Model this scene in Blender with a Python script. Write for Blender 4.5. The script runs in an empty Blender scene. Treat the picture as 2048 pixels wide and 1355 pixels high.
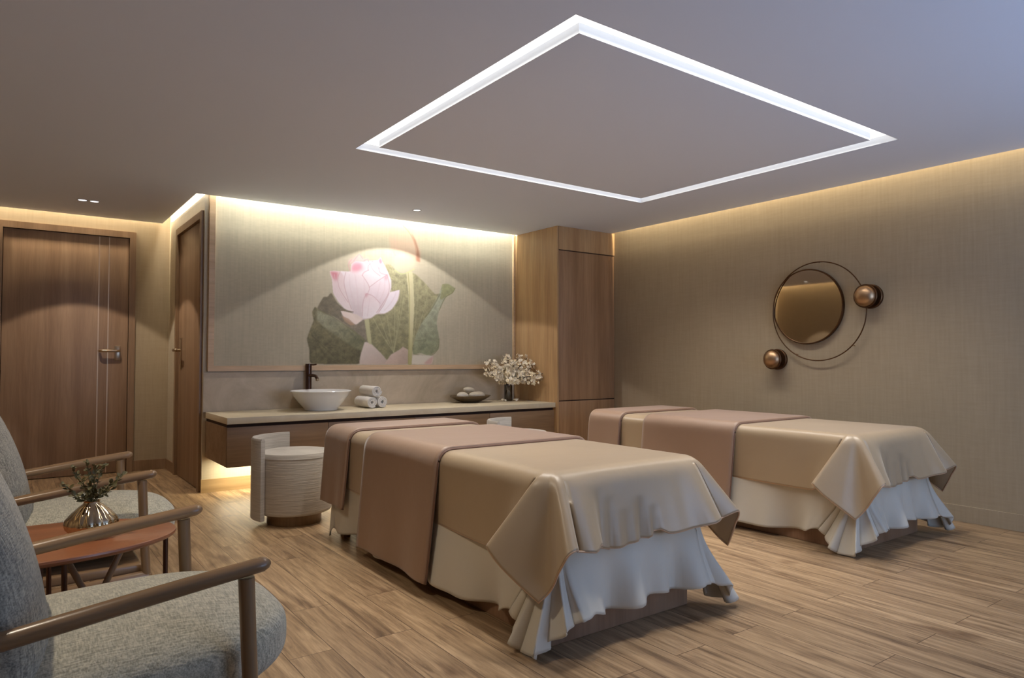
import bpy, bmesh, math, random
import numpy as np
from mathutils import Vector, Matrix
random.seed(7)
SC = bpy.context.scene
COL = SC.collection
PI = math.pi

# ------------------------------------------------------------------ camera
F_PX, YAW, PITCH, ROLL, CAM_H = 1382.757, .627088, .028496, .000648, 1.08
def cam_axes():
    cy, sy = math.cos(YAW), math.sin(YAW)
    f = Vector((sy*math.cos(PITCH), cy*math.cos(PITCH), math.sin(PITCH)))
    r = Vector((cy, -sy, 0)); u = r.cross(f)
    return r*math.cos(ROLL)+u*math.sin(ROLL), u*math.cos(ROLL)-r*math.sin(ROLL), f
r_, u_, f_ = cam_axes()
cam = bpy.data.cameras.new('camera'); camo = bpy.data.objects.new('camera', cam); COL.objects.link(camo)
cam.sensor_width = 36; cam.lens = 36*F_PX/2048; cam.clip_start = .05
camo.matrix_world = Matrix(((r_.x, u_.x, -f_.x, 0), (r_.y, u_.y, -f_.y, 0), (r_.z, u_.z, -f_.z, CAM_H), (0, 0, 0, 1)))
SC.camera = camo
# ------------------------------------------------------------------ view, world, lights
SC.view_settings.view_transform = 'Standard'
SC.view_settings.look = 'None'
SC.view_settings.gamma = 1
SC.view_settings.use_curve_mapping = False
SC.view_settings.exposure = 0.10
SC.cycles.use_denoising = True
SC.cycles.max_bounces = 8
SC.cycles.diffuse_bounces = 5
w = bpy.data.worlds.new('world'); SC.world = w; w.use_nodes = True
w.node_tree.nodes['Background'].inputs[0].default_value = (.55, .72, 1, 1)
w.node_tree.nodes['Background'].inputs[1].default_value = .6

def area(name, loc, rot, sx, sy, power, color, spread=180):
    l = bpy.data.lights.new(name, 'AREA'); l.shape = 'RECTANGLE'; l.size = sx; l.size_y = sy
    l.energy = power; l.color = color; l.spread = math.radians(spread)
    o = bpy.data.objects.new(name, l); COL.objects.link(o); o.location = loc; o.rotation_euler = rot
    return o
def spot(name, loc, rot, size, blend, power, color, rad=.015):
    l = bpy.data.lights.new(name, 'SPOT'); l.spot_size = math.radians(size); l.spot_blend = blend
    l.energy = power; l.color = color; l.shadow_soft_size = rad
    o = bpy.data.objects.new(name, l); COL.objects.link(o); o.location = loc; o.rotation_euler = rot
    return o
WARM = (1, .80, .55)
# square light frame let into the ceiling (four strips on the channel roof)
FRC = (1, .94, .86)
LX0, LX1, LY0, LY1 = 1.731, 4.304, 1.974, 4.077          # outer edge of the channel
IX0, IX1, IY0, IY1 = 1.848, 4.180, 2.087, 3.960          # edge of the inner panel
CH = .046
PW = 12
area('frame_light_near', ((LX0+LX1)/2, (LY0+IY0)/2, 2.4+CH-.002), (0, 0, 0), LX1-LX0-.08, .05, PW*1.1, FRC, 100)
area('frame_light_far', ((LX0+LX1)/2, (LY1+IY1)/2, 2.4+CH-.002), (0, 0, 0), LX1-LX0-.08, .05, PW*1.1, FRC, 100)
area('frame_light_left', ((LX0+IX0)/2, (LY0+LY1)/2, 2.4+CH-.002), (0, 0, 0), .05, IY1-IY0, PW*.9, FRC, 100)
area('frame_light_right', ((LX1+IX1)/2, (LY0+LY1)/2, 2.4+CH-.002), (0, 0, 0), .05, IY1-IY0, PW*.9, FRC, 100)
# cove strips above the ceiling edge
area('cove_light_mural', (2.82, 5.902, 2.72), (math.radians(24), 0, 0), 3.06, .05, 88, (1, .99, .88))
area('cove_light_right', (5.088, 1.8, 2.72), (0, math.radians(-16), 0), .04, 6.8, 95, (1, .84, .58))
area('cove_light_door', (.0, 7.435, 2.72), (math.radians(24), 0, 0), 2.3, .05, 34, (1, .84, .60))
area('cove_light_partition', (1.218, 6.70, 2.60), (0, 0, 0), .05, 1.4, 8, (1, .88, .70))
area('cove_light_left', (-1.24, 3.0, 2.66), (0, 0, 0), .05, 8.6, 60, (1, .80, .52))
# strip under the floating counter
area('counter_under_light', (2.85, 5.86, .272), (0, 0, 0), 2.95, .04, 24, (1, .91, .66))
# recessed downlights, the last two added as unseen fill
spot('downlight_mural', (2.904, 5.45, 2.392), (math.radians(7), 0, 0), 116, .08, 44, (1, .95, .93))
spot('downlight_entry', (.504, 6.741, 2.392), (0, 0, 0), 90, .10, 50, (1, .86, .72))
spot('added_fill_chairs', (-.35, 2.3, 2.392), (0, 0, 0), 120, .5, 85, (1, .86, .68), .04)  # added out of view to warm the armchairs and the floor on the left
spot('added_fill_left_wall', (-.75, 6.60, 2.392), (0, 0, 0), 66, .10, 30, (1, .95, .92))  # added out of view to brighten the left wall for the mirror
# cool light of an added, unseen window behind the camera
area('added_window_light', (3.5, -1.60, 1.2), (math.radians(90+40), 0, 0), 2.9, 1.7, 56, (.42, .62, 1), 150)
area('added_window_light_low', (3.5, -1.70, 1.15), (math.radians(90), 0, 0), 2.8, 2.0, 5, (.64, .76, 1))

# ------------------------------------------------------------------ materials
def sr(r, g, b):
    f = lambda c: (c/255/12.92) if c/255 <= .04045 else ((c/255+.055)/1.055)**2.4
    return (f(r), f(g), f(b), 1)
class N:
    def __init__(s, name):
        s.m = bpy.data.materials.new(name); s.m.use_nodes = True; s.t = s.m.node_tree
        s.b = s.t.nodes['Principled BSDF']
    def n(s, typ, **k):
        nd = s.t.nodes.new(typ)
        for a, v in k.items():
            if a in nd.inputs.keys() if hasattr(nd.inputs, 'keys') else False: nd.inputs[a].default_value = v
            else: setattr(nd, a, v)
        return nd
    def l(s, a, b): s.t.links.new(a, b)
    def coords(s, scale=(1, 1, 1), rot=(0, 0, 0), src='Object'):
        tc = s.n('ShaderNodeTexCoord'); mp = s.n('ShaderNodeMapping')
        mp.inputs['Scale'].default_value = scale; mp.inputs['Rotation'].default_value = rot
        s.l(tc.outputs[src], mp.inputs['Vector']); return mp.outputs[0]
    def noise(s, vec, scale, detail=4, rough=.55, dist=0):
        nd = s.n('ShaderNodeTexNoise'); nd.inputs['Scale'].default_value = scale; nd.inputs['Detail'].default_value = detail
        nd.inputs['Roughness'].default_value = rough; nd.inputs['Distortion'].default_value = dist
        s.l(vec, nd.inputs['Vector']); return nd.outputs['Fac']
    def ramp(s, fac, stops):
        nd = s.n('ShaderNodeValToRGB'); e = nd.color_ramp.elements
        e[0].position, e[0].color = stops[0]; e[1].position, e[1].color = stops[-1]
        for p, c in stops[1:-1]:
            x = e.new(p); x.color = c
        s.l(fac, nd.inputs[0]); return nd.outputs[0]
    def mix(s, fac, a, b, mode='MIX'):
        nd = s.n('ShaderNodeMix'); nd.data_type = 'RGBA'; nd.blend_type = mode
        for i, v in ((0, fac), (6, a), (7, b)):
            if hasattr(v, 'is_linked') or hasattr(v, 'links'): s.l(v, nd.inputs[i])
            else: nd.inputs[i].default_value = v
        return nd.outputs[2]
    def bump(s, h, strength=.2, dist=.01):
        nd = s.n('ShaderNodeBump'); nd.inputs['Strength'].default_value = strength; nd.inputs['Distance'].default_value = dist
        s.l(h, nd.inputs['Height']); s.l(nd.outputs[0], s.b.inputs['Normal'])
    def p(s, **k):
        for a, v in k.items(): s.b.inputs[a.replace('_', ' ')].default_value = v
        return s
def plain(name, c, rough=.5, metal=0, **k):
    x = N(name); x.b.inputs['Base Color'].default_value = c; x.p(Roughness=rough, Metallic=metal, **k); return x.m
def wood(name, c1, c2, c3, axis='z', rough=.45, fine=60, bump=.05):
    x = N(name)
    sc = {'x': (.35, 6, 6), 'y': (6, .35, 6), 'z': (6, 6, .35)}[axis]
    v = x.coords(sc)
    a = x.noise(v, 1.4, 5, .6, .6); b = x.noise(v, 9, 6, .65)
    c = x.ramp(a, [(.3, c1), (.5, c2), (.72, c3)])
    d = x.ramp(b, [(.3, (.72, .72, .72, 1)), (.7, (1.0, 1.0, 1.0, 1))])
    x.l(x.mix(.8, c, d, 'MULTIPLY'), x.b.inputs['Base Color']); x.p(Roughness=rough)
    x.bump(b, bump, .004); return x.m
def floor_mat():
    x = N('oak_floor_boards')
    v = x.coords((1, 1, 1), (0, 0, PI/2))
    br = x.n('ShaderNodeTexBrick'); br.offset = .37; br.inputs['Scale'].default_value = 1
    br.inputs['Brick Width'].default_value = 1.25; br.inputs['Row Height'].default_value = .165
    br.inputs['Mortar Size'].default_value = .0016; br.inputs['Mortar Smooth'].default_value = .3
    br.inputs['Color1'].default_value = (0, 0, 0, 1); br.inputs['Color2'].default_value = (1, 1, 1, 1); br.inputs['Mortar'].default_value = (.5, .5, .5, 1)
    x.l(v, br.inputs['Vector'])
    # per board shift of the grain
    tc = x.n('ShaderNodeTexCoord'); add = x.n('ShaderNodeVectorMath', operation='MULTIPLY_ADD')
    add.inputs[1].default_value = (7, 7, 7); x.l(br.outputs['Color'], add.inputs[0]); x.l(tc.outputs['Object'], add.inputs[2])
    mp = x.n('ShaderNodeMapping'); mp.inputs['Scale'].default_value = (12, .7, 1); x.l(add.outputs[0], mp.inputs['Vector'])
    g = x.noise(mp.outputs[0], 1.7, 7, .66, 1.1)
    g2 = x.noise(mp.outputs[0], 7, 8, .75, .4)
    mp2 = x.n('ShaderNodeMapping'); mp2.inputs['Scale'].default_value = (5.0, 1.7, 1); x.l(add.outputs[0], mp2.inputs['Vector'])
    kn = x.noise(mp2.outputs[0], 1.5, 3, .5)
    c = x.ramp(g, [(.28, sr(92, 70, 51)), (.44, sr(152, 126, 96)), (.58, sr(176, 149, 116)), (.76, sr(200, 173, 140))])
    c = x.mix(.75, c, x.ramp(g2, [(.34, (.5, .47, .44, 1)), (.56, (1, 1, 1, 1))]), 'MULTIPLY')
    c = x.mix(.75, c, x.ramp(kn, [(.27, (.34, .26, .22, 1)), (.40, (1, 1, 1, 1))]), 'MULTIPLY')
    c = x.mix(.8, c, x.ramp(br.outputs['Color'], [(0, (.84, .80, .76, 1)), (1, (1.08, 1.05, 1.0, 1))]), 'MULTIPLY')
    c = x.mix(br.outputs['Fac'], c, sr(70, 48, 32))
    x.l(c, x.b.inputs['Base Color']); x.p(Roughness=.42)
    x.bump(g2, .12, .004); return x.m
def wallpaper(name, base, dark, rough=.8):
    x = N(name)
    a = x.noise(x.coords((28, 28, 1.6)), 2.2, 4, .6); b = x.noise(x.coords((2.5, 2.5, 30)), 3, 3, .6)
    c = x.noise(x.coords((1, 1, .5)), 2.2, 3, .5)
    k = x.ramp(a, [(.3, dark), (.7, base)])
    k = x.mix(.35, k, x.ramp(b, [(.35, dark), (.65, base)]))
    k = x.mix(.5, k, x.ramp(c, [(.3, (.90, .89, .88, 1)), (.7, (1, 1, 1, 1))]), 'MULTIPLY')
    x.l(k, x.b.inputs['Base Color']); x.p(Roughness=rough); x.bump(a, .1, .003); return x.m
def stone(name, c1, c2, scale=3):
    x = N(name); v = x.coords()
    a = x.noise(v, scale, 8, .65, .8)
    x.l(x.ramp(a, [(.35, c1), (.65, c2)]), x.b.inputs['Base Color']); x.p(Roughness=.5); return x.m
def weave(name, c1, c2, s=450, rough=.9, bump=.5):
    x = N(name)
    a = x.noise(x.coords((s, s*.12, s)), 1, 2, .5); b = x.noise(x.coords((s*.12, s, s*.12)), 1, 2, .5)
    h = x.mix(.5, a, b)
    n = x.noise(x.coords(), 30, 4, .6)
    f = x.mix(.10, h, n)
    x.l(x.ramp(f, [(.38, c1), (.62, c2)]), x.b.inputs['Base Color']); x.p(Roughness=rough)
    x.b.inputs['Sheen Weight'].default_value = .25
    x.bump(h, bump, .003); return x.m
def ribbed(name, c1, c2):
    x = N(name)
    a = x.noise(x.coords((3, 3, 55)), 2.2, 3, .6, .3)
    x.l(x.ramp(a, [(.35, c1), (.6, c2)]), x.b.inputs['Base Color']); x.p(Roughness=.9); x.b.inputs['Sheen Weight'].default_value = .2
    x.bump(a, .6, .004); return x.m
def satin(name, c, rough=.36, sheen=.3, spec=.5):
    x = N(name)
    a = x.noise(x.coords(), 3.0, 2, .5)
    h = x.noise(x.coords((1, 1, 1)), 7.0, 3, .55)
    x.l(x.mix(a, c, tuple(min(1, q*1.12) for q in c[:3])+(1,)), x.b.inputs['Base Color'])
    x.p(Roughness=rough); x.b.inputs['Sheen Weight'].default_value = sheen; x.b.inputs['Sheen Roughness'].default_value = .4
    x.b.inputs['Specular IOR Level'].default_value = spec; x.bump(h, .12, .02); return x.m
def emit(name, c, s):
    x = N(name); x.b.inputs['Base Color'].default_value = c; x.b.inputs['Emission Color'].default_value = c; x.b.inputs['Emission Strength'].default_value = s; return x.m
def clear_glass(name, tint, rough=.02, gloss=.12):
    m = bpy.data.materials.new(name); m.use_nodes = True; t = m.node_tree; t.nodes.remove(t.nodes['Principled BSDF'])
    tr = t.nodes.new('ShaderNodeBsdfTransparent'); tr.inputs[0].default_value = tint
    gl = t.nodes.new('ShaderNodeBsdfGlossy'); gl.inputs['Roughness'].default_value = rough
    mx = t.nodes.new('ShaderNodeMixShader'); mx.inputs[0].default_value = gloss
    t.links.new(tr.outputs[0], mx.inputs[1]); t.links.new(gl.outputs[0], mx.inputs[2]); t.links.new(mx.outputs[0], t.nodes['Material Output'].inputs[0]); return m

M = {}
M['floor'] = floor_mat()
M['paper'] = wallpaper('grasscloth_wallpaper', sr(172, 156, 130), sr(161, 145, 119))
M['paper_grey'] = wallpaper('plain_wall_paint', sr(206, 195, 172), sr(192, 180, 155))
M['ceil'] = plain('ceiling_paint_lit_cool', sr(222, 231, 247), .85)  # cool tint puts some of the bluish window light into the colour
M['white'] = plain('white_channel_paint', sr(206, 209, 213), .8)
M['upper'] = plain('upper_slab_paint', sr(190, 185, 175), .9)
M['lens'] = emit('light_lens', (1, 1, 1, 1), 1.7)
M['ledwarm'] = emit('led_strip_lens', (1, .93, .82, 1), 3.0)
M['door'] = wood('door_veneer', sr(142, 112, 86), sr(158, 128, 100), sr(172, 142, 113))
M['doorframe'] = wood('door_frame_veneer', sr(136, 108, 80), sr(152, 123, 94), sr(164, 134, 104))
M['inlay'] = plain('inlay_metal', sr(205, 180, 150), .35, .6)
M['cab'] = wood('pale_oak_veneer', sr(178, 140, 98), sr(196, 160, 116), sr(208, 174, 130))
M['cabfront'] = wood('oak_front_veneer', sr(152, 116, 82), sr(168, 131, 96), sr(182, 146, 110))
M['vanity'] = wood('vanity_veneer', sr(128, 101, 75), sr(146, 118, 90), sr(160, 132, 103), axis='x')
M['plinth'] = wood('plinth_oak', sr(172, 142, 100), sr(188, 158, 114), sr(200, 170, 128), axis='x')
M['frame'] = wood('mural_frame_wood', sr(200, 166, 128), sr(210, 178, 140), sr(218, 188, 152), axis='x')
M['dark'] = plain('shadow_gap', sr(60, 40, 28), .8)
M['worktop'] = stone('worktop_stone', sr(202, 188, 160), sr(212, 200, 174), 5)
M['splash'] = stone('backsplash_stone', sr(172, 156, 130), sr(204, 187, 162), 2.6)
M['ceramic'] = plain('white_ceramic', sr(232, 230, 226), .12)
M['bronze'] = plain('dark_bronze_metal', sr(92, 70, 60), .3, .85)
M['chrome'] = plain('polished_steel', sr(210, 195, 170), .18, 1)
M['brushed'] = plain('brushed_steel', sr(190, 172, 148), .28, 1)
M['brass'] = plain('aged_brass', sr(176, 144, 112), .38, 1)
M['brassdark'] = plain('dark_aged_brass', sr(96, 68, 46), .4, .9)
M['mirror'] = plain('bronze_tinted_mirror', sr(224, 213, 196), .03, 1)
M['towel'] = weave('terry_cloth', sr(222, 216, 208), sr(240, 236, 230), 500, 1, .4)
M['pebble'] = [stone('pebble_stone_grey', sr(186, 174, 154), sr(202, 192, 172), 12), stone('pebble_stone_pale', sr(206, 194, 174), sr(218, 208, 190), 12)]
M['bowl'] = plain('dark_bowl_lacquer', sr(104, 86, 62), .4, .1)
M['blossom'] = plain('cream_petals', sr(252, 240, 214), .7, 0)
M['blossomc'] = plain('brown_blossom_centre', sr(120, 80, 55), .7, 0)
M['stem'] = plain('dark_stem', sr(66, 48, 34), .7)
M['leafdark'] = plain('dark_green_leaf', sr(98, 90, 54), .55)
M['dglass'] = clear_glass('smoked_glass', (.32, .25, .2, 1), .04, .18)
M['satin'] = satin('taupe_satin', sr(164, 143, 115), .36, .25, .6)
M['satinrose'] = satin('rose_brown_satin', sr(148, 120, 99), .42)
M['edge'] = satin('runner_edge_shade', sr(112, 82, 64), .5)  # darkened to paint in the shade on the runners' thick side
M['piping'] = satin('satin_piping', sr(186, 152, 120), .4)
M['linen'] = satin('white_sheet_cotton', sr(198, 192, 178), .6, .2, .3)
M['mattress'] = plain('mattress_vinyl', sr(190, 180, 165), .5)
M['bedwood'] = wood('bed_base_veneer', sr(140, 106, 80), sr(156, 121, 94), sr(168, 134, 106))
M['stool'] = ribbed('ribbed_stool_fabric', sr(176, 168, 157), sr(190, 183, 172))
M['stoolback'] = ribbed('ribbed_back_fabric', sr(170, 163, 152), sr(184, 177, 167))
M['walnut'] = wood('walnut_wood', sr(134, 106, 76), sr(156, 125, 93), sr(172, 140, 106), axis='x', rough=.27)
M['walnutz'] = wood('walnut_leg_wood', sr(124, 98, 70), sr(144, 115, 84), sr(160, 129, 96), axis='z', rough=.28)
M['teak'] = wood('teak_table_top', sr(134, 84, 56), sr(156, 100, 68), sr(170, 112, 78), axis='x', rough=.3)
M['tweed'] = weave('grey_green_tweed', sr(140, 137, 120), sr(206, 200, 178), 300, .95, .7)
M['tweedback'] = weave('blue_grey_tweed', sr(108, 108, 100), sr(184, 180, 164), 300, .95, .7)
M['vasem'] = plain('mirror_bronze_glaze', sr(196, 176, 146), .08, 1)
M['winframe'] = plain('window_frame_paint', sr(90, 85, 80), .5)
M['pane'] = clear_glass('window_glass', (.95, .97, 1, 1), .01, .06)

# ------------------------------------------------------------------ helpers
def link(name, me, mat=None, parent=None, smooth=False):
    o = bpy.data.objects.new(name, me); COL.objects.link(o)
    if mat:
        for m_ in (mat if isinstance(mat, (list, tuple)) else [mat]): me.materials.append(m_)
    if smooth:
        me.polygons.foreach_set('use_smooth', [True]*len(me.polygons))
    if parent: o.parent = parent
    return o
def from_bm(name, bm, mat=None, parent=None, smooth=False):
    bmesh.ops.recalc_face_normals(bm, faces=bm.faces)
    me = bpy.data.meshes.new(name); bm.to_mesh(me); bm.free(); return link(name, me, mat, parent, smooth)
def auto(o, ang=40):
    me = o.data; me.polygons.foreach_set('use_smooth', [True]*len(me.polygons))
    bm = bmesh.new(); bm.from_mesh(me)
    for e in bm.edges:
        if len(e.link_faces) == 2 and e.calc_face_angle(0) > math.radians(ang): e.smooth = False
    bm.to_mesh(me); bm.free(); return o
def add_box(bm, a, b, bev=0, seg=2):
    vs = [bm.verts.new((x, y, z)) for x in (a[0], b[0]) for y in (a[1], b[1]) for z in (a[2], b[2])]
    fs = [bm.faces.new([vs[i] for i in q]) for q in ((0, 1, 3, 2), (4, 6, 7, 5), (0, 4, 5, 1), (2, 3, 7, 6), (0, 2, 6, 4), (1, 5, 7, 3))]
    if bev:
        es = list({e for f in fs for e in f.edges})
        bmesh.ops.bevel(bm, geom=es, offset=bev, segments=seg, affect='EDGES', profile=.5)
def box(name, a, b, mat, parent=None, bev=0, seg=2):
    bm = bmesh.new(); add_box(bm, a, b, bev, seg); o = from_bm(name, bm, mat, parent)
    return auto(o, 50) if bev else o
def boxes(name, lst, mat, parent=None, bev=0):
    bm = bmesh.new()
    for a, b in lst: add_box(bm, a, b, bev)
    return from_bm(name, bm, mat, parent)
def lathe_bm(bm, prof, segs=48, c=(0, 0, 0), flute=None, cap=True):
    rings = []
    for k, (r, z) in enumerate(prof):
        ring = []
        for i in range(segs):
            a = 2*PI*i/segs; rr = r*(flute(a, k, len(prof)) if flute else 1)
            ring.append(bm.verts.new((c[0]+rr*math.cos(a), c[1]+rr*math.sin(a), c[2]+z)))
        rings.append(ring)
    for A, B in zip(rings, rings[1:]):
        for i in range(segs):
            j = (i+1) % segs; bm.faces.new((A[i], A[j], B[j], B[i]))
    if cap:
        if prof[0][0] > 1e-3: bm.faces.new(rings[0][::-1])
        if prof[-1][0] > 1e-3: bm.faces.new(rings[-1])
    bmesh.ops.remove_doubles(bm, verts=bm.verts, dist=1e-6)
def lathe(name, prof, mat, parent=None, segs=48, c=(0, 0, 0), flute=None, ang=45):
    bm = bmesh.new(); lathe_bm(bm, prof, segs, c, flute, False); return auto(from_bm(name, bm, mat, parent), ang)
def tube_bm(bm, pts, rad, segs=14, closed=False, squash=1.0, roundend=True):
    pts = [Vector(p) for p in pts]; n = len(pts)
    rf = rad if callable(rad) else (lambda t: rad)
    rings = []
    up0 = Vector((0, 0, 1))
    for i, p in enumerate(pts):
        if closed: d = (pts[(i+1) % n]-pts[i-1])
        else: d = pts[min(i+1, n-1)]-pts[max(i-1, 0)]
        d.normalize()
        up = up0 if abs(d.z) < .95 else Vector((1, 0, 0))
        s = d.cross(up).normalized(); t = s.cross(d).normalized(); r = rf(i/(n-1) if n > 1 else 0)
        rings.append([bm.verts.new(p+s*r*math.cos(2*PI*k/segs)+t*r*squash*math.sin(2*PI*k/segs)) for k in range(segs)])
    pr = list(zip(rings, rings[1:]))
    if closed: pr.append((rings[-1], rings[0]))
    for A, B in pr:
        for i in range(segs):
            j = (i+1) % segs; bm.faces.new((A[i], A[j], B[j], B[i]))
    if not closed:
        for R, p, q in ((rings[0], pts[0], pts[1]), (rings[-1], pts[-1], pts[-2])):
            d = (p-q).normalized()
            r = (R[0].co-p).length
            if roundend and r > .004:
                r2 = [bm.verts.new(p+(v.co-p)*.72+d*r*.55) for v in R]; r3 = [bm.verts.new(p+(v.co-p)*.3+d*r*.85) for v in R]
                for A, B in ((R, r2), (r2, r3)):
                    for i in range(segs):
                        j = (i+1) % segs; bm.faces.new((A[i], A[j], B[j], B[i]))
                bm.faces.new(r3)
            else: bm.faces.new(R)
def tube(name, pts, rad, mat, parent=None, **k):
    bm = bmesh.new(); tube_bm(bm, pts, rad, **k); return auto(from_bm(name, bm, mat, parent), 60)
def spline(pts, n):
    P = [Vector(p) for p in pts]; out = []; m = len(P)-1
    for i in range(n):
        t = i/(n-1)*m; k = min(int(t), m-1); f = t-k
        p0, p1, p2, p3 = P[max(k-1, 0)], P[k], P[k+1], P[min(k+2, m)]
        out.append(.5*((2*p1)+(-p0+p2)*f+(2*p0-5*p1+4*p2-p3)*f*f+(-p0+3*p1-3*p2+p3)*f**3))
    return out
def tag(o, label=None, cat=None, group=None, kind=None):
    if label: o['label'] = label
    if cat: o['category'] = cat
    if group: o['group'] = group
    if kind: o['kind'] = kind
    return o
def thing(name, loc, label, cat, group=None, rz=0):
    o = bpy.data.objects.new(name, None); COL.objects.link(o); o.location = loc; o.rotation_euler = (0, 0, rz)
    o.empty_display_size = .05
    return tag(o, label, cat, group)
def struct(o): o['kind'] = 'structure'; return o
def dup(root, loc, rz=None, label=None):
    r = root.copy(); COL.objects.link(r); r.location = loc
    if rz is not None: r.rotation_euler = (0, 0, rz)
    if label: r['label'] = label
    for ch in list(root.children):
        c = ch.copy(); COL.objects.link(c); c.parent = r
        for g in list(ch.children):
            d = g.copy(); COL.objects.link(d); d.parent = c
    return r

# ------------------------------------------------------------------ the room
XW, YW, YD, XP, XL, YB = 5.15, 6.0, 7.53, 1.26, -1.28, -1.75
TOP = 2.82
struct(box('floor', (XL-.1, YB-.1, -.08), (XW+.1, YD+.1, 0), M['floor']))
# dropped ceiling: slabs around the light channel plus the inner panel
CT = .054
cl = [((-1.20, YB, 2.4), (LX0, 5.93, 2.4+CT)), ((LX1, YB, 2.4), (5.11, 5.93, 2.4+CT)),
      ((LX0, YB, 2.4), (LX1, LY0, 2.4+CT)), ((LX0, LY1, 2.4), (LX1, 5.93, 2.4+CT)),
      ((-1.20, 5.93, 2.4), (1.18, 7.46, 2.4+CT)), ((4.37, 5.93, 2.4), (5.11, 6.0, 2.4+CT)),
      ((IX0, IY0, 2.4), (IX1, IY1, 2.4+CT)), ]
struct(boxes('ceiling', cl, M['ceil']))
struct(box('trim_1', (XL-.1, YB-.1, TOP), (XW+.1, YD+.1, TOP+.08), M['upper']))       # slab above the coves
struct(box('wall_right', (XW, YB, 0), (XW+.1, YW+.1, TOP), M['paper']))
struct(box('wall_back', (XP, YW, 0), (XW+.1, YW+.1, TOP), M['paper_grey']))
struct(box('wall_partition', (XP, YW, 0), (XP+.1, YD, TOP), M['paper_grey'])) if False else None
wp = bmesh.new(); add_box(wp, (XP, YW+.1, 0), (XP+.1, 6.10, TOP)); add_box(wp, (XP, 7.06, 0), (XP+.1, YD, TOP)); add_box(wp, (XP, 6.10, 2.25), (XP+.1, 7.06, TOP)); add_box(wp, (XP+.06, 6.1, 0), (XP+.1, 7.06, 2.25))
struct(from_bm('wall_partition', wp, M['paper_grey']))
wd = bmesh.new(); add_box(wd, (XL, YD, 0), (-.12, YD+.1, TOP)); add_box(wd, (.955, YD, 0), (XP+.1, YD+.1, TOP)); add_box(wd, (-.12, YD, 2.29), (.955, YD+.1, TOP)); add_box(wd, (-.12, YD+.06, 0), (.955, YD+.1, 2.29))
struct(from_bm('wall_far', wd, M['paper']))
struct(box('wall_left', (XL-.1, YB, 0), (XL, YD+.1, TOP), M['paper']))
wr = bmesh.new()
for a, b in (((XL-.1, YB-.1, 0), (1.7, YB, TOP)), ((4.9, YB-.1, 0), (XW+.1, YB, TOP)), ((1.7, YB-.1, 0), (4.9, YB, .3)), ((1.7, YB-.1, 2.25), (4.9, YB, TOP))): add_box(wr, a, b)
struct(from_bm('wall_rear', wr, M['paper']))
# unseen window behind the camera, added to light the room
wf = bmesh.new()
for a, b in (((1.7, YB-.08, .3), (1.76, YB-.02, 2.25)), ((4.84, YB-.08, .3), (4.9, YB-.02, 2.25)), ((3.27, YB-.08, .36), (3.33, YB-.02, 2.19)), ((1.76, YB-.08, .3), (4.84, YB-.02, .36)), ((1.76, YB-.08, 2.19), (4.84, YB-.02, 2.25))): add_box(wf, a, b)
win = struct(from_bm('window_1', wf, M['winframe']))
for xa in (1.76, 3.33): box('window_pane', (xa, YB-.055, .36), (xa+1.51, YB-.045, 2.19), M['pane'], win)
# baseboards
struct(box('baseboard_right', (XW-.012, YB, 0), (XW, 5.26, .105), M['paper']))
struct(boxes('baseboard_far', [((XL, YD-.012, 0), (-.14, YD, .10)), ((.965, YD-.012, 0), (XP, YD, .10))], M['doorframe']))
struct(box('baseboard_partition', (XP-.012, 7.11, 0), (XP, YD-.012, .10), M['doorframe']))
struct(box('baseboard_back', (XP-.008, YW-.02, 0), (4.37, YW, .105), M['plinth']))
struct(box('baseboard_left', (XL, YB, 0), (XL+.012, YD, .10), M['doorframe']))
# light frame
lf = thing('ceiling_light', (3.0, 3.0, 2.4), 'large square frame of white light let into the ceiling above the beds', 'ceiling light')
ZC = 2.4+CH
bm = bmesh.new()
for a, b in (((LX0, LY0), (LX1, IY0)), ((LX0, IY1), (LX1, LY1)), ((LX0, IY0), (IX0, IY1)), ((IX1, IY0), (LX1, IY1))):
    add_box(bm, (a[0], a[1], ZC), (b[0], b[1], ZC+.006))
bmesh.ops.translate(bm, verts=bm.verts, vec=(-3, -3, -2.4)); from_bm('diffuser', bm, M['lens'], lf)
bm = bmesh.new(); t_ = .003
for a, b in (((LX0, LY0), (LX1, LY0+t_)), ((LX0, LY1-t_), (LX1, LY1)), ((LX0, LY0), (LX0+t_, LY1)), ((LX1-t_, LY0), (LX1, LY1)),
             ((IX0-t_, IY0-t_), (IX1+t_, IY0)), ((IX0-t_, IY1), (IX1+t_, IY1+t_)), ((IX0-t_, IY0), (IX0, IY1)), ((IX1, IY0), (IX1+t_, IY1))):
    add_box(bm, (a[0], a[1], 2.4002), (b[0], b[1], ZC))
bmesh.ops.translate(bm, verts=bm.verts, vec=(-3, -3, -2.4)); from_bm('channel_lining', bm, M['white'], lf)
# led strip seen in the slot above the second door
sl = box('led_strip', (XP-.012, 5.96, 2.415), (XP-.001, 7.40, 2.435), M['ledwarm'])
tag(sl, 'thin glowing strip in the ceiling slot above the narrow side door', 'light strip')
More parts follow.
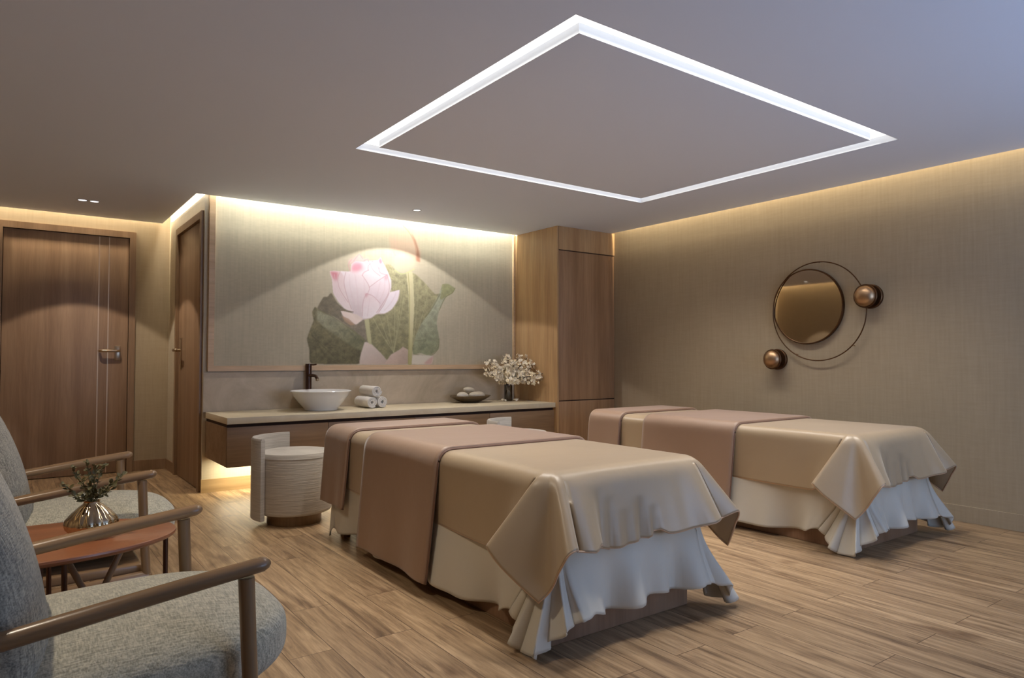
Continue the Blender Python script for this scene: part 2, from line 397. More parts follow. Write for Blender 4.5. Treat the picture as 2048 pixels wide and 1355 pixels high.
# downlights
def downlight(x, y, twin, label):
    t = thing('recessed_downlight', (x, y, 2.4), label, 'ceiling light')
    off = (-.039, .039) if twin else (0,)
    bm = bmesh.new()
    for q in off:
        lathe_bm(bm, [(.031, -.001), (.034, -.004), (.040, -.004), (.042, 0.0)], 32, (q*1.1, 0, 0), cap=False)
    from_bm('trim_ring', bm, M['white'], t, True)
    for q in off:
        lathe('lamp', [(.0001, -.0015), (.032, -.0015)], M['lens'], t, 32, (q*1.1, 0, 0))
    return t
downlight(2.904, 5.45, False, 'small round recessed downlight in the ceiling in front of the lotus mural')
downlight(-.75, 6.60, False, 'added unseen downlight brightening the left wall')
downlight(-.35, 2.30, False, 'added unseen downlight brightening the armchairs and floor')
downlight(.504, 6.741, True, 'small twin recessed downlight in the ceiling before the wide wooden door')

# ------------------------------------------------------------------ doors
def lever(parent, plate_a, plate_b, path, rad, rose=None):
    h = box('door_handle', plate_a, plate_b, M['brushed'], parent, .002)
    tube('lever', path, rad, M['brushed'], h)
    return h
fr = boxes('door_1', [((-.13, YD-.022, 0), (-.075, YD+.05, 2.295)), ((.909, YD-.022, 0), (.962, YD+.05, 2.295)), ((-.075, YD-.022, 2.236), (.909, YD+.05, 2.295))], M['doorframe'])
struct(fr)
box('door_leaf', (-.071, YD-.006, .006), (.905, YD+.036, 2.231), M['door'], fr, .002)
for xx in (.655, .735): box('inlay_strip', (xx, YD-.0085, .01), (xx+.008, YD-.005, 2.228), M['inlay'], fr)
lever(fr, (.795, YD-.012, 1.06), (.845, YD-.006, 1.20), [(.828, YD-.01, 1.152), (.828, YD-.05, 1.152), (.82, YD-.06, 1.152), (.808, YD-.063, 1.152), (.69, YD-.063, 1.152), (.676, YD-.058, 1.152), (.674, YD-.03, 1.152)], .0125)
fr = boxes('door_2', [((XP-.02, 6.03, 0), (XP+.05, 6.09, 2.29)), ((XP-.02, 7.05, 0), (XP+.05, 7.11, 2.29)), ((XP-.02, 6.09, 2.23), (XP+.05, 7.05, 2.29))], M['doorframe'])
struct(fr)
box('door_leaf', (XP+.006, 6.094, .006), (XP+.046, 7.046, 2.226), M['door'], fr, .002)
h = box('door_handle', (XP-.004, 6.885, .99), (XP+.006, 6.945, 1.27), M['brushed'], fr, .001)
tube('lever', [(XP, 6.92, 1.155), (XP-.05, 6.92, 1.155), (XP-.062, 6.915, 1.155), (XP-.064, 6.90, 1.155), (XP-.064, 6.79, 1.155)], .014, M['brushed'], h)

# ------------------------------------------------------------------ wardrobe cabinet
cb = thing('wardrobe_cabinet', (4.76, 5.63, 0), 'tall floor to ceiling oak cabinet in the corner right of the counter', 'cabinet')
def cbx(name, a, b, mat, bev=0): return box(name, (a[0]-4.76, a[1]-5.63, a[2]), (b[0]-4.76, b[1]-5.63, b[2]), mat, cb, bev)
cbx('carcass', (4.37, 5.282, 0), (5.149, 5.999, 2.399), M['cab'])
cbx('side_panel', (4.366, 5.262, 0), (4.384, 5.93, 2.399), M['cab'])
cbx('fascia_panel', (4.388, 5.262, 2.168), (5.149, 5.281, 2.399), M['cab'])
cbx('door', (4.388, 5.264, .668), (5.145, 5.281, 2.158), M['cabfront'], .0015)
cbx('drawer', (4.388, 5.264, .06), (5.145, 5.281, .658), M['cabfront'], .0015)
cbx('shadow_line', (4.3845, 5.272, .05), (5.147, 5.2825, 2.17), M['dark'])
cbx('toe_kick', (4.388, 5.272, 0), (5.149, 5.281, .052), M['dark'])

# ------------------------------------------------------------------ counter and vanity
ct = box('worktop', (1.28, 5.29, .600), (4.365, 5.979, .648), M['worktop'], None, .002)
tag(ct, 'long pale stone worktop holding the white basin and rolled towels', 'worktop')
vn = thing('vanity_cabinet', (2.82, 5.65, .28), 'long floating brown wood drawer cabinet under the stone worktop', 'cabinet')
def vx(name, a, b, mat, bev=0): return box(name, (a[0]-2.82, a[1]-5.65, a[2]-.28), (b[0]-2.82, b[1]-5.65, b[2]-.28), mat, vn, bev)
vx('carcass', (1.284, 5.328, .286), (4.364, 5.998, .575), M['vanity'])
vx('recess_rail', (1.290, 5.335, .575), (4.364, 5.99, .5998), M['dark'])
sx = [1.284, 2.049, 2.822, 3.595, 4.364]
for a, b in zip(sx, sx[1:]): vx('drawer', (a+.0015, 5.31, .284), (b-.0015, 5.3275, .575), M['vanity'], .001)
bs = box('backsplash', (1.262, 5.985, .6485), (4.365, 5.9995, .968), M['splash'])
tag(bs, 'mottled beige stone backsplash running behind the basin', 'backsplash')

# ------------------------------------------------------------------ mural
MX0, MX1, MZ0, MZ1 = 1.335, 4.345, 1.020, 2.52
mu = thing('lotus_mural', (2.84, 6.0, MZ0), 'large wall mural of a pink lotus flower with green leaves', 'mural')
nx, nz = 860, 428
gx = np.linspace(MX0, MX1, nx); gz = np.linspace(MZ0, MZ1, nz)
GX, GZ = np.meshgrid(gx, gz)
R3 = np.array([list(r_), list(u_), list(f_)])
YM = 5.990
def mural_uv():     # mural point -> drawing coordinates of the lotus sketch
    d = np.stack([GX, np.full_like(GX, YM), GZ-CAM_H], -1) @ R3.T
    px = 1024+F_PX*d[..., 0]/d[..., 2]; py = 677.5-F_PX*d[..., 1]/d[..., 2]
    return (px-600)*4.372, (py-430)*4.372
U, V = mural_uv()
img = np.zeros((nz, nx, 3)); rng = np.random.RandomState(3)
def lin(c):
    c = np.array(c)/255.; return np.where(c <= .04045, c/12.92, ((c+.055)/1.055)**2.4)
def blur(a, k):
    for ax in (0, 1):
        if k > 0:
            w_ = np.exp(-np.arange(-2*k, 2*k+1)**2/(2.*k*k)); w_ /= w_.sum()
            p = np.pad(a, [(2*k, 2*k) if i == ax else (0, 0) for i in range(a.ndim)], mode='edge')
            a = sum(w_[i]*np.take(p, np.arange(i, i+a.shape[ax]), axis=ax) for i in range(len(w_)))
    return a
def smoothnoise(sx_, sz_, seed):
    r = np.random.RandomState(seed).rand(nz//sz_+3, nx//sx_+3)
    zi = np.arange(nz)/sz_; xi = np.arange(nx)/sx_
    z0 = zi.astype(int); x0 = xi.astype(int); fz = (zi-z0)[:, None]; fx = (xi-x0)[None, :]
    fz = fz*fz*(3-2*fz); fx = fx*fx*(3-2*fx)
    return (r[z0][:, x0]*(1-fz)*(1-fx)+r[z0+1][:, x0]*fz*(1-fx)+r[z0][:, x0+1]*(1-fz)*fx+r[z0+1][:, x0+1]*fz*fx)
base = lin((198, 187, 161))
img[:] = base
img *= (1-.10*smoothnoise(3, 60, 1)-.07*smoothnoise(8, 3, 2)-.06*smoothnoise(70, 50, 5))[..., None]
def curve(pts, n=10):
    P = np.array(pts, float); m = len(P); out = []
    for i in range(m):
        p0, p1, p2, p3 = P[i-1], P[i], P[(i+1) % m], P[(i+2) % m]
        for t in np.linspace(0, 1, n, endpoint=False):
            out.append(.5*((2*p1)+(-p0+p2)*t*.7+(2*p0-5*p1+4*p2-p3)*0*t)+(p2-p1)*(t-.35*t) if False else p1+(p2-p1)*t+.18*((p2-p0)*t*(1-t)**2-(p3-p1)*t*t*(1-t)))
    return np.array(out)
def mask(pts, soft=1):
    P = curve(pts); m = np.zeros(U.shape, bool)
    x0, y0, x1, y1 = P[:, 0].min(), P[:, 1].min(), P[:, 0].max(), P[:, 1].max()
    sel = np.where((U >= x0) & (U <= x1) & (V >= y0) & (V <= y1))
    u, v = U[sel], V[sel]; ins = np.zeros(u.shape, bool); j = len(P)-1
    for i in range(len(P)):
        xi, yi, xj, yj = P[i][0], P[i][1], P[j][0], P[j][1]
        if yi != yj:
            c = ((yi > v) != (yj > v)) & (u < (xj-xi)*(v-yi)/(yj-yi)+xi); ins ^= c
        j = i
    m[sel] = ins
    return blur(m.astype(float), soft)
def paint(pts, c, alpha=1, soft=1, c2=None, g=None, tex=0, clip=None):
    global img
    m = mask(pts, soft)*alpha
    if clip is not None: m = m*clip
    col = np.ones(img.shape)*lin(c)
    if c2 is not None:      # painted colour change across the petal, from point g0 to g1
        (a, b), (d, e) = g; t = np.clip(((U-a)*(d-a)+(V-b)*(e-b))/((d-a)**2+(e-b)**2), 0, 1)[..., None]
        col = col*(1-t)+lin(c2)*t
    if tex: col = col*(1-tex/2+tex*smoothnoise(10, 9, len(pts)))[..., None]*(1-tex/3+tex*.66*smoothnoise(3, 3, len(pts)+9))[..., None] if False else col*((1-tex/2+tex*smoothnoise(10, 9, len(pts)))*(1-tex/3+tex*.66*smoothnoise(3, 3, len(pts)+9)))[..., None]
    img = img*(1-m[..., None])+col*m[..., None]
def stroke(pts, wd_, c, alpha=.8):
    global img
    P = np.array(pts, float); d = np.full(U.shape, 1e9); wl = np.ones(U.shape)
    S = [tuple(q) for q in spline([(p[0], p[1], 0) for p in pts], 6*len(pts))]
    for k in range(len(S)-1):
        a = np.array(S[k][:2]); b = np.array(S[k+1][:2]); ab = b-a; L = (ab**2).sum()+1e-9
        t = np.clip(((U-a[0])*ab[0]+(V-a[1])*ab[1])/L, 0, 1)
        d = np.minimum(d, np.hypot(U-a[0]-t*ab[0], V-a[1]-t*ab[1]))
    m = np.clip(1-(d-wd_)/4., 0, 1)*alpha; img = img*(1-m[..., None])+lin(c)*m[..., None]
# faint second bud at the top
paint([(835, 60), (870, 70), (960, 130), (1020, 230), (1058, 330), (1045, 415), (1000, 395), (900, 335), (830, 345), (790, 280), (775, 140)], (208, 166, 142), .55, 3)
paint([(970, 150), (1012, 225), (1042, 325), (1050, 410), (1015, 395), (1020, 300), (995, 220)], (160, 98, 66), .8, 2)
stroke([(840, 100), (830, 200), (850, 320)], 3, (205, 165, 150), .35)
stroke([(900, 90), (960, 160), (1005, 260), (1018, 380)], 2, (190, 140, 110), .6)
# leaves
paint([(205, 715), (240, 712), (275, 680), (330, 770), (400, 825), (470, 850), (600, 880), (600, 1110), (560, 1110), (400, 960), (300, 890), (170, 860), (150, 810)], (118, 108, 86), 1, 1, (134, 124, 106), ((200, 800), (580, 1000)), .4)
paint([(105, 850), (130, 800), (165, 825), (250, 880), (380, 955), (480, 1015), (575, 1100), (545, 1185), (520, 1300), (110, 1300), (80, 1255), (82, 1180), (60, 1080), (95, 980), (118, 920)], (128, 120, 86), 1, 1, (98, 92, 60), ((150, 900), (300, 1290)), .6)
paint([(150, 832), (205, 858), (290, 885), (380, 955), (480, 1015), (575, 1100), (548, 1185), (440, 1140), (330, 1060), (230, 995), (150, 915)], (152, 150, 122), 1, 2, (116, 114, 82), ((250, 880), (400, 1150)), .5)
stroke([(160, 830), (250, 870), (380, 950), (570, 1098)], 2, (120, 118, 84), .7)
for q in ((250, 1280), (350, 1290), (440, 1290), (150, 1240)): stroke([(100, 1010+q[0]*.1), q], 1.5, (78, 72, 42), .3)
big = [(745, 435), (790, 432), (850, 492), (910, 512), (960, 495), (1010, 515), (1080, 580), (1180, 688), (1228, 688), (1150, 850), (1060, 960), (1010, 1100), (985, 1190), (900, 1160), (830, 1200), (760, 1268), (700, 1200), (620, 1120), (585, 1100), (570, 900), (640, 870), (760, 850), (850, 760), (872, 690), (800, 660), (795, 560)]
paint(big, (164, 158, 120), 1, 1, (130, 125, 88), ((850, 450), (780, 1250)), .5)
bm_ = mask(big, 1)
for q in ((640, 900), (700, 900), (760, 880), (830, 800), (900, 560), (930, 560), (1040, 600), (1120, 680), (1170, 760)):
    P0 = (820, 1200) if q[0] < 940 else (990, 1130)
    sv = img.copy(); stroke([P0, ((P0[0]*.4+q[0]*.6), (P0[1]*.45+q[1]*.55)), q], 1.2, (178, 174, 132), .45); img = sv*(1-bm_[..., None])+img*bm_[..., None]
paint([(1248, 603), (1300, 603), (1357, 640), (1335, 680), (1272, 722), (1218, 830), (1195, 940), (1216, 1080), (1210, 1170), (1130, 1230), (1060, 1205), (990, 1215), (985, 1170), (1010, 1060), (1060, 950), (1130, 850), (1215, 690)], (166, 168, 142), 1, 1, (134, 138, 104), ((1150, 800), (1180, 1200)), .4)
paint([(1245, 603), (1300, 603), (1357, 640), (1335, 680), (1275, 715), (1225, 740), (1235, 670)], (150, 150, 104), .9, 1, None, None, .3)
stroke([(1355, 640), (1330, 680), (1270, 722), (1218, 830)], 2, (120, 118, 78), .6)
stroke([(1225, 690), (1150, 820), (1095, 890)], 4, (116, 112, 74), .55); stroke([(1010, 1100), (1100, 1090), (1080, 1110)], 2, (110, 112, 84), .6)
stroke([(1216, 1080), (1205, 1170), (1130, 1230), (990, 1212)], 2, (122, 122, 86), .7)
# lower petals
paint([(565, 1110), (620, 1128), (700, 1200), (755, 1262), (785, 1300), (520, 1300)], (216, 200, 190), 1, 1, (190, 172, 160), ((560, 1110), (740, 1290)), .06)
paint([(745, 1300), (762, 1265), (800, 1215), (870, 1180), (900, 1150), (948, 1185), (950, 1300)], (206, 182, 168), 1, 1, (176, 156, 140), ((800, 1200), (930, 1290)), .1)
paint([(985, 1228), (1050, 1222), (1165, 1230), (1150, 1300), (980, 1300)], (216, 208, 192), .9, 1)
paint([(1080, 1300), (1120, 1260), (1165, 1230), (1150, 1300)], (200, 158, 150), .8, 2)
# seed head and stems
paint([(930, 500), (985, 500), (1000, 780), (992, 950), (976, 1300), (944, 1300), (952, 1000), (950, 700)], (208, 200, 158), 1, 1, (172, 166, 112), ((960, 900), (960, 1250)), .05)
stroke([(945, 500), (958, 700), (956, 1000), (948, 1295)], 2, (160, 154, 96), .7)
paint([(563, 905), (600, 900), (626, 1125), (595, 1110)], (184, 180, 138), 1, 1)
paint([(805, 400), (830, 350), (900, 330), (980, 370), (1012, 420), (1000, 470), (930, 505), (880, 512), (830, 480)], (205, 200, 172), .6, 5)
stroke([(830, 480), (880, 512), (930, 505), (1000, 470)], 3, (196, 200, 140), .7); stroke([(810, 310), (835, 350)], 4, (205, 150, 140), .5)
# flower
body = [(262, 490), (350, 490), (440, 492), (450, 430), (490, 402), (550, 408), (600, 400), (680, 395), (706, 368), (722, 410), (765, 490), (797, 570), (796, 640), (785, 675), (872, 655), (855, 740), (805, 820), (740, 860), (670, 866), (620, 900), (540, 914), (490, 900), (455, 848), (390, 815), (335, 755), (292, 680), (280, 560)]
paint(body, (240, 228, 232), 1, 1, (222, 204, 208), ((600, 450), (520, 900)), .04)
cm = mask(body, 1)
for p, c, c2, g in (([(262, 490), (350, 492), (400, 560), (420, 700), (460, 845), (390, 815), (335, 755), (292, 680), (280, 560)], (226, 200, 202), (236, 220, 220), ((270, 520), (430, 780))),
                    ([(390, 500), (470, 495), (540, 520), (610, 620), (590, 700), (540, 880), (470, 840), (410, 700), (385, 580)], (236, 220, 224), (220, 202, 204), ((460, 520), (520, 860))),
                    ([(610, 630), (680, 570), (765, 520), (780, 620), (770, 690), (700, 820), (640, 740), (590, 690)], (238, 222, 228), (226, 206, 212), ((740, 540), (640, 800))),
                    ([(580, 685), (640, 710), (690, 760), (690, 840), (620, 895), (550, 900), (540, 820)], (228, 206, 210), (240, 228, 230), ((580, 690), (620, 880))),
                    ([(780, 680), (872, 655), (855, 740), (805, 820), (740, 860), (690, 850), (730, 790)], (238, 224, 232), (244, 234, 238), ((860, 670), (720, 850)))):
    paint(p, c, 1, 1, c2, g, .04, cm)
for pl in ([(400, 500), (385, 590), (412, 710), (450, 820)], [(350, 495), (330, 560), (350, 650), (420, 760)], [(545, 525), (605, 625), (590, 690)], [(605, 630), (680, 575), (762, 522)],
           [(762, 522), (782, 620), (765, 700), (705, 800), (670, 850)], [(580, 685), (552, 760), (545, 880)], [(580, 685), (640, 708), (700, 770)], [(780, 680), (735, 780), (690, 845)], [(600, 400), (640, 480), (700, 530)]):
    stroke(pl, 1.4, (200, 160, 165), .6)
paint([(262, 490), (300, 494), (335, 500), (318, 580), (285, 545)], (208, 118, 130), .85, 3, None, None, 0, cm)
paint([(452, 430), (490, 405), (545, 418), (550, 470), (505, 495), (450, 490)], (226, 140, 158), .85, 4, None, None, 0, cm)
paint([(420, 400), (450, 385), (520, 350), (550, 380), (600, 385), (590, 480), (545, 480), (540, 415), (450, 430)], (236, 190, 200), .5, 4)
paint([(685, 395), (706, 366), (722, 415), (700, 430)], (216, 128, 146), .85, 2)
paint([(735, 545), (767, 515), (758, 575)], (220, 150, 165), .8, 3)
paint([(568, 684), (600, 690), (575, 725)], (205, 150, 158), .7, 2)
for pl in ([(440, 490), (425, 430), (450, 390)], [(470, 400), (500, 360), (520, 345), (548, 380)], [(560, 400), (590, 385), (600, 410)], [(620, 400), (660, 420), (690, 470)], [(600, 480), (560, 500), (545, 525)], [(640, 400), (600, 440), (596, 480)], [(690, 430), (700, 500), (762, 522)]):
    stroke(pl, 2, (214, 140, 155), .5)
for pl in ([(300, 520), (330, 640), (400, 760)], [(430, 520), (440, 640), (480, 800)], [(480, 520), (500, 660), (510, 830)], [(560, 560), (560, 700), (530, 840)], [(700, 580), (680, 680), (660, 740)], [(740, 560), (735, 660), (700, 740)], [(610, 720), (600, 800), (590, 880)], [(840, 680), (800, 760), (740, 830)]):
    stroke(pl, 3, (222, 196, 202), .35)
paint([(355, 834), (440, 852), (500, 870), (552, 908), (492, 956), (440, 935), (390, 905)], (232, 214, 204), 1, 1)
paint([(366, 880), (425, 905), (482, 957), (440, 962), (390, 925)], (178, 146, 118), .85, 1)
stroke([(355, 834), (420, 838), (465, 846)], 3, (120, 105, 80), .7); stroke([(872, 655), (855, 740), (805, 820), (740, 860), (670, 866), (620, 900), (540, 914)], 1.5, (196, 180, 160), .6)
img = np.clip((img*.86+.022)*(1-.10*mask(body, 3))[..., None], 0, 1)
# flat canvas with the print as a colour attribute
me = bpy.data.meshes.new('canvas')
verts = np.stack([GX-2.84, np.full_like(GX, YM-6.0), GZ-MZ0], -1).reshape(-1, 3)
ii = np.arange(nz*nx).reshape(nz, nx)
quads = np.stack([ii[:-1, :-1], ii[:-1, 1:], ii[1:, 1:], ii[1:, :-1]], -1).reshape(-1, 4)
me.vertices.add(len(verts)); me.vertices.foreach_set('co', verts.ravel())
me.loops.add(quads.size); me.loops.foreach_set('vertex_index', quads.ravel().astype(np.int32))
me.polygons.add(len(quads)); me.polygons.foreach_set('loop_start', (np.arange(len(quads))*4).astype(np.int32))
me.update(calc_edges=True)
ca = me.color_attributes.new('print', 'FLOAT_COLOR', 'POINT')
ca.data.foreach_set('color', np.concatenate([img.reshape(-1, 3), np.ones((nz*nx, 1))], 1).ravel().astype(np.float32))
x = N('printed_wallcovering'); at = x.n('ShaderNodeVertexColor'); at.layer_name = 'print'
x.l(at.outputs['Color'], x.b.inputs['Base Color']); x.p(Roughness=.75)
link('canvas', me, x.m, mu)
bm = bmesh.new(); add_box(bm, (MX0-2.84, -.009, 0), (MX1-2.84, -.001, MZ1-MZ0)); from_bm('backing_board', bm, M['paper_grey'], mu)
bm = bmesh.new()
FW = .045
for a, b in (((MX0-FW, -.035, -.045), (MX0, 0, MZ1-MZ0)), ((MX1, -.035, -.045), (MX1+.02, 0, MZ1-MZ0)), ((MX0, -.035, -.045), (MX1, 0, 0))):
    add_box(bm, (a[0]-2.84, a[1], a[2]), (b[0]-2.84, b[1], b[2]))
from_bm('frame', bm, M['frame'], mu)

# ------------------------------------------------------------------ things on the counter
ZT = .648
bs = thing('vessel_basin', (2.118, 5.66, ZT), 'round white ceramic vessel basin standing on the stone worktop', 'basin')
def brim(a, k, n): return 1+.012*math.sin(2*a+.6)*(1 if 4 <= k else 0)
lathe('bowl', [(.0001, .0), (.125, .0), (.135, .004), (.14, .02), (.185, .07), (.222, .12), (.238, .152), (.250, .160), (.244, .166), (.228, .156), (.205, .115), (.16, .06), (.09, .03), (.0001, .024)], M['ceramic'], bs, 72, (0, 0, 0), brim)
lathe('drain', [(.0001, .0255), (.02, .0255), (.022, .023)], M['chrome'], bs, 24)
fc = thing('basin_faucet', (2.112, 5.945, ZT), 'tall dark bronze basin faucet behind the white vessel basin', 'faucet')
lathe('body', [(.030, 0), (.030, .006), (.0255, .012), (.0255, .368), (.0285, .370), (.0285, .386), (.0001, .387)], M['bronze'], fc, 32)
tube('spout', [(0, -.015, .285), (.02, -.06, .285), (.03, -.095, .280), (.034, -.112, .262), (.035, -.116, .25)], .014, M['bronze'], fc)
tube('outlet_tip', [(.0345, -.1135, .256), (.036, -.1185, .240)], .0145, M['chrome'], fc, roundend=False)
tube('lever', [(.0, -.01, .376), (.03, -.045, .378), (.045, -.062, .382)], .006, M['bronze'], fc)
# rolled towels
def towel(x, z, rot, label, y=5.58):
    t = bmesh.new(); n = 150; turns = 3.1; L = .29
    th = .0125
    def sp(q, off):
        a = q*turns*2*PI+rot; r = .007+(.0535-.007-th)*q+off
        return (r*math.cos(a), r*math.sin(a))
    inn = [sp(i/n, 0) for i in range(n+1)]; out = [sp(i/n, th*.80) for i in range(n+1)]
    def ring(pts, y): return [t.verts.new((p[0], y, p[1])) for p in pts]
    ys = [0, .004, L-.004, L]
    sh = [.96, 1, 1, .96]
    loops = []
    for yy, s_ in zip(ys, sh):
        mid = [((a[0]+b[0])/2, (a[1]+b[1])/2) for a, b in zip(inn, out)]
        k = .55 if s_ < 1 else 1
        I_ = [(m_[0]+(a[0]-m_[0])*k, m_[1]+(a[1]-m_[1])*k) for a, m_ in zip(inn, mid)]
        O_ = [(m_[0]+(a[0]-m_[0])*k, m_[1]+(a[1]-m_[1])*k) for a, m_ in zip(out, mid)]
        loops.append((ring(I_, yy), ring(O_, yy)))
    for (A, B), (C_, D) in zip(loops, loops[1:]):
        for i in range(n):
            t.faces.new((A[i], A[i+1], C_[i+1], C_[i])); t.faces.new((B[i+1], B[i], D[i], D[i+1]))
        t.faces.new((A[0], C_[0], D[0], B[0])); t.faces.new((A[n], B[n], D[n], C_[n]))
    for (A, B) in (loops[0], loops[-1]):
        for i in range(n): t.faces.new((A[i], A[i+1], B[i+1], B[i]))
    o = from_bm('rolled_towel', t, M['towel'], None, True)
    o.location = (x, y, z); tag(o, label, 'towel', 'rolled white towels beside the basin'); return o
TX = 2.55
towel(TX, ZT+.0535, -PI/2, 'white rolled towel at the bottom left of the pile of three')
towel(TX+.109, ZT+.0535, -PI/2, 'white rolled towel at the bottom right of the pile of three', 5.605)
towel(TX+.0545, ZT+.0535+.0945, -PI/2+.9, 'white rolled towel lying on top of the other two', 5.61)
# bowl of pebbles
bw = lathe('shallow_bowl', [(.0001, 0), (.085, 0), (.10, .006), (.15, .024), (.20, .050), (.222, .066), (.218, .069), (.19, .052), (.14, .028), (.09, .014), (.0001, .012)], M['bowl'], None, 64)
bw.location = (3.695, 5.80, ZT); bw.scale = (1, .72, 1)
tag(bw, 'shallow dark bowl filled with smooth pebbles on the worktop', 'bowl')
def pebble(x, y, z, a, b, c, rz, mt, label):
    bm = bmesh.new(); bmesh.ops.create_icosphere(bm, subdivisions=4, radius=1)
    for v in bm.verts:
        p = v.co; k = 1+.06*math.sin(2.3*p.x+1.1*rz)+.05*math.cos(3*p.y+x*9)
        v.co = Vector((p.x*a*k, p.y*b*k, p.z*c))
    o = from_bm('pebble', bm, mt, None, True); o.location = (x, y, ZT+z); o.rotation_euler = (0, .08, rz)
    return tag(o, label, 'pebble', 'pebbles in the shallow bowl')
pebble(3.600, 5.80, .066, .070, .054, .038, .3, M['pebble'][1], 'pale pebble resting at the left in the shallow bowl')
pebble(3.735, 5.755, .068, .095, .055, .038, .1, M['pebble'][0], 'large long grey pebble in front in the shallow bowl')
pebble(3.82, 5.84, .070, .062, .05, .034, -.5, M['pebble'][0], 'grey pebble at the right rim of the shallow bowl')
pebble(3.695, 5.87, .056, .06, .045, .032, .7, M['pebble'][0], 'grey pebble at the back of the shallow bowl')
pebble(3.68, 5.815, .125, .066, .045, .026, .2, M['pebble'][0], 'grey pebble stacked on top of the others in the bowl')
# blossom vase
vs = thing('glass_vase', (4.155, 5.80, ZT), 'small dark smoked glass cylinder vase holding cream blossom branches', 'vase')
lathe('glass', [(.0001, 0), (.038, 0), (.040, .004), (.041, .165), (.038, .165), (.0365, .010), (.0001, .010)], M['dglass'], vs, 40)
bq = thing('blossom_bouquet', (4.155, 5.80, ZT+.012), 'spreading bouquet of cream blossom branches standing in the dark glass vase', 'flowers')
def blossom(bm, p, s, rnd):
    n = Vector((rnd.uniform(-1, 1), rnd.uniform(-1.2, .4), rnd.uniform(-.3, 1))).normalized()
    t1 = n.orthogonal().normalized(); t2 = n.cross(t1); a0 = rnd.random()*6
    for k in range(5):
        a = a0+k*2*PI/5; d = t1*math.cos(a)+t2*math.sin(a); e = n.cross(d)
        q = [p, p+d*s*.55+e*s*.42+n*s*.18, p+d*s*1.05+n*s*.42, p+d*s*.55-e*s*.42+n*s*.18]
        f = bm.faces.new([bm.verts.new(v) for v in q]); f.material_index = 0
    c = [bm.verts.new(p+n*s*.22+t1*s*.16*math.cos(k*PI/2)+t2*s*.16*math.sin(k*PI/2)) for k in range(4)]
    f = bm.faces.new(c); f.material_index = 1
ends = [(.13, -.30, .26), (.16, -.36, .21), (.19, -.33, .27), (.12, -.24, .33), (-.30, -.14, .26), (-.24, -.1, .33), (.04, -.2, .24), (-.1, -.2, .20), (-.33, -.05, .30), (-.27, .02, .40), (-.20, -.08, .24), (-.13, .05, .36), (-.06, -.08, .44), (-.01, .06, .43), (.05, -.06, .32), (.10, .05, .40), (.13, -.02, .45), (.15, .03, .34), (.16, -.12, .43), (.17, -.2, .37), (-.08, -.14, .27), (.08, -.15, .27), (0, -.1, .36)]
rnd = random.Random(5)
for i, e in enumerate(ends):
    bm = bmesh.new(); p0 = Vector((rnd.uniform(-.018, .018), rnd.uniform(-.018, .018), .0)); pe = Vector(e)
    pe = Vector((pe.x, min(pe.y, .09), pe.z))
    pts = spline([p0, Vector((p0.x*1.0+pe.x*.06, p0.y+pe.y*.06, .17)), Vector((pe.x*.55, pe.y*.55, .17+(pe.z-.17)*.62)), pe], 14)
    tube_bm(bm, pts, .0035 if i % 2 else .0045, 6)
    br = from_bm('branch', bm, M['stem'], bq, True)
    bm = bmesh.new()
    for k in range(58):
        t = rnd.uniform(.42, 1.0); q = pts[min(13, int(t*13))]+Vector((rnd.gauss(0, .02), rnd.gauss(0, .016), rnd.gauss(0, .022)))
        q.x = min(q.x, .172)
        if q.z < .165: q.z = .165+rnd.random()*.02
        blossom(bm, q, rnd.uniform(.014, .021), rnd)
    me = bpy.data.meshes.new('blossoms'); bm.to_mesh(me); bm.free(); ob = link('blossoms', me, [M['blossom'], M['blossomc']], br); ob['kind'] = 'stuff'
for k, (x_, y_) in enumerate(((4.035, 5.70), (4.06, 5.75), (4.16, 5.68), (4.20, 5.71))):
    bm = bmesh.new(); r2 = random.Random(k+20)
    for q in range(3): blossom(bm, Vector((q*.013-.013, (q % 2)*.012, .007)), .014, r2)
    me = bpy.data.meshes.new('fallen_blossom'); bm.to_mesh(me); bm.free(); ob = link('fallen_blossom', me, [M['blossom'], M['blossomc']])
    zmin = min(v.co.z for v in me.vertices); ob.location = (x_, y_, ZT-zmin+.0003); ob.rotation_euler = (0, 0, k)
    tag(ob, ['fallen cream blossom nearest the pebble bowl', 'fallen cream blossom between bowl and vase', 'fallen cream blossom in front of the dark vase', 'fallen cream blossom at the right foot of the dark vase'][k], 'blossom', 'fallen blossoms on the worktop')

# ------------------------------------------------------------------ mirror and sconces on the right wall
wm = thing('wall_mirror', (XW, 3.07, 1.495), 'round bronze tinted mirror inside a large thin brass ring', 'mirror')
def on_wall(prof, name, mat, parent, dy=0, dz=0, segs=72):      # lathe about the wall normal (-x)
    bm = bmesh.new(); lathe_bm(bm, prof, segs, cap=False)
    for v in bm.verts: v.co = Vector((-v.co.z, v.co.x+dy, v.co.y+dz))
    return auto(from_bm(name, bm, mat, parent), 35)
on_wall([(.285, .0), (.297, .004), (.300, .03), (.297, .036), (.290, .036), (.288, .030)], 'frame', M['brassdark'], wm)
on_wall([(.0001, .031), (.289, .031)], 'glass', M['mirror'], wm)
on_wall([(.0001, .002), (.284, .002), (.284, .03), (.0001, .03)], 'backing', M['brassdark'], wm)
tube('ring', [(-.042, -.095+.386*math.cos(2*PI*k/120), -.042+.386*math.sin(2*PI*k/120)) for k in range(120)], .0045, M['brassdark'], wm, closed=True, segs=10)
for k in (30, 75, 100):
    a = 2*PI*k/120; tube('ring_pin', [(0, -.095+.386*math.cos(a), -.042+.386*math.sin(a)), (-.042, -.095+.386*math.cos(a), -.042+.386*math.sin(a))], .003, M['brass'], wm, segs=8)
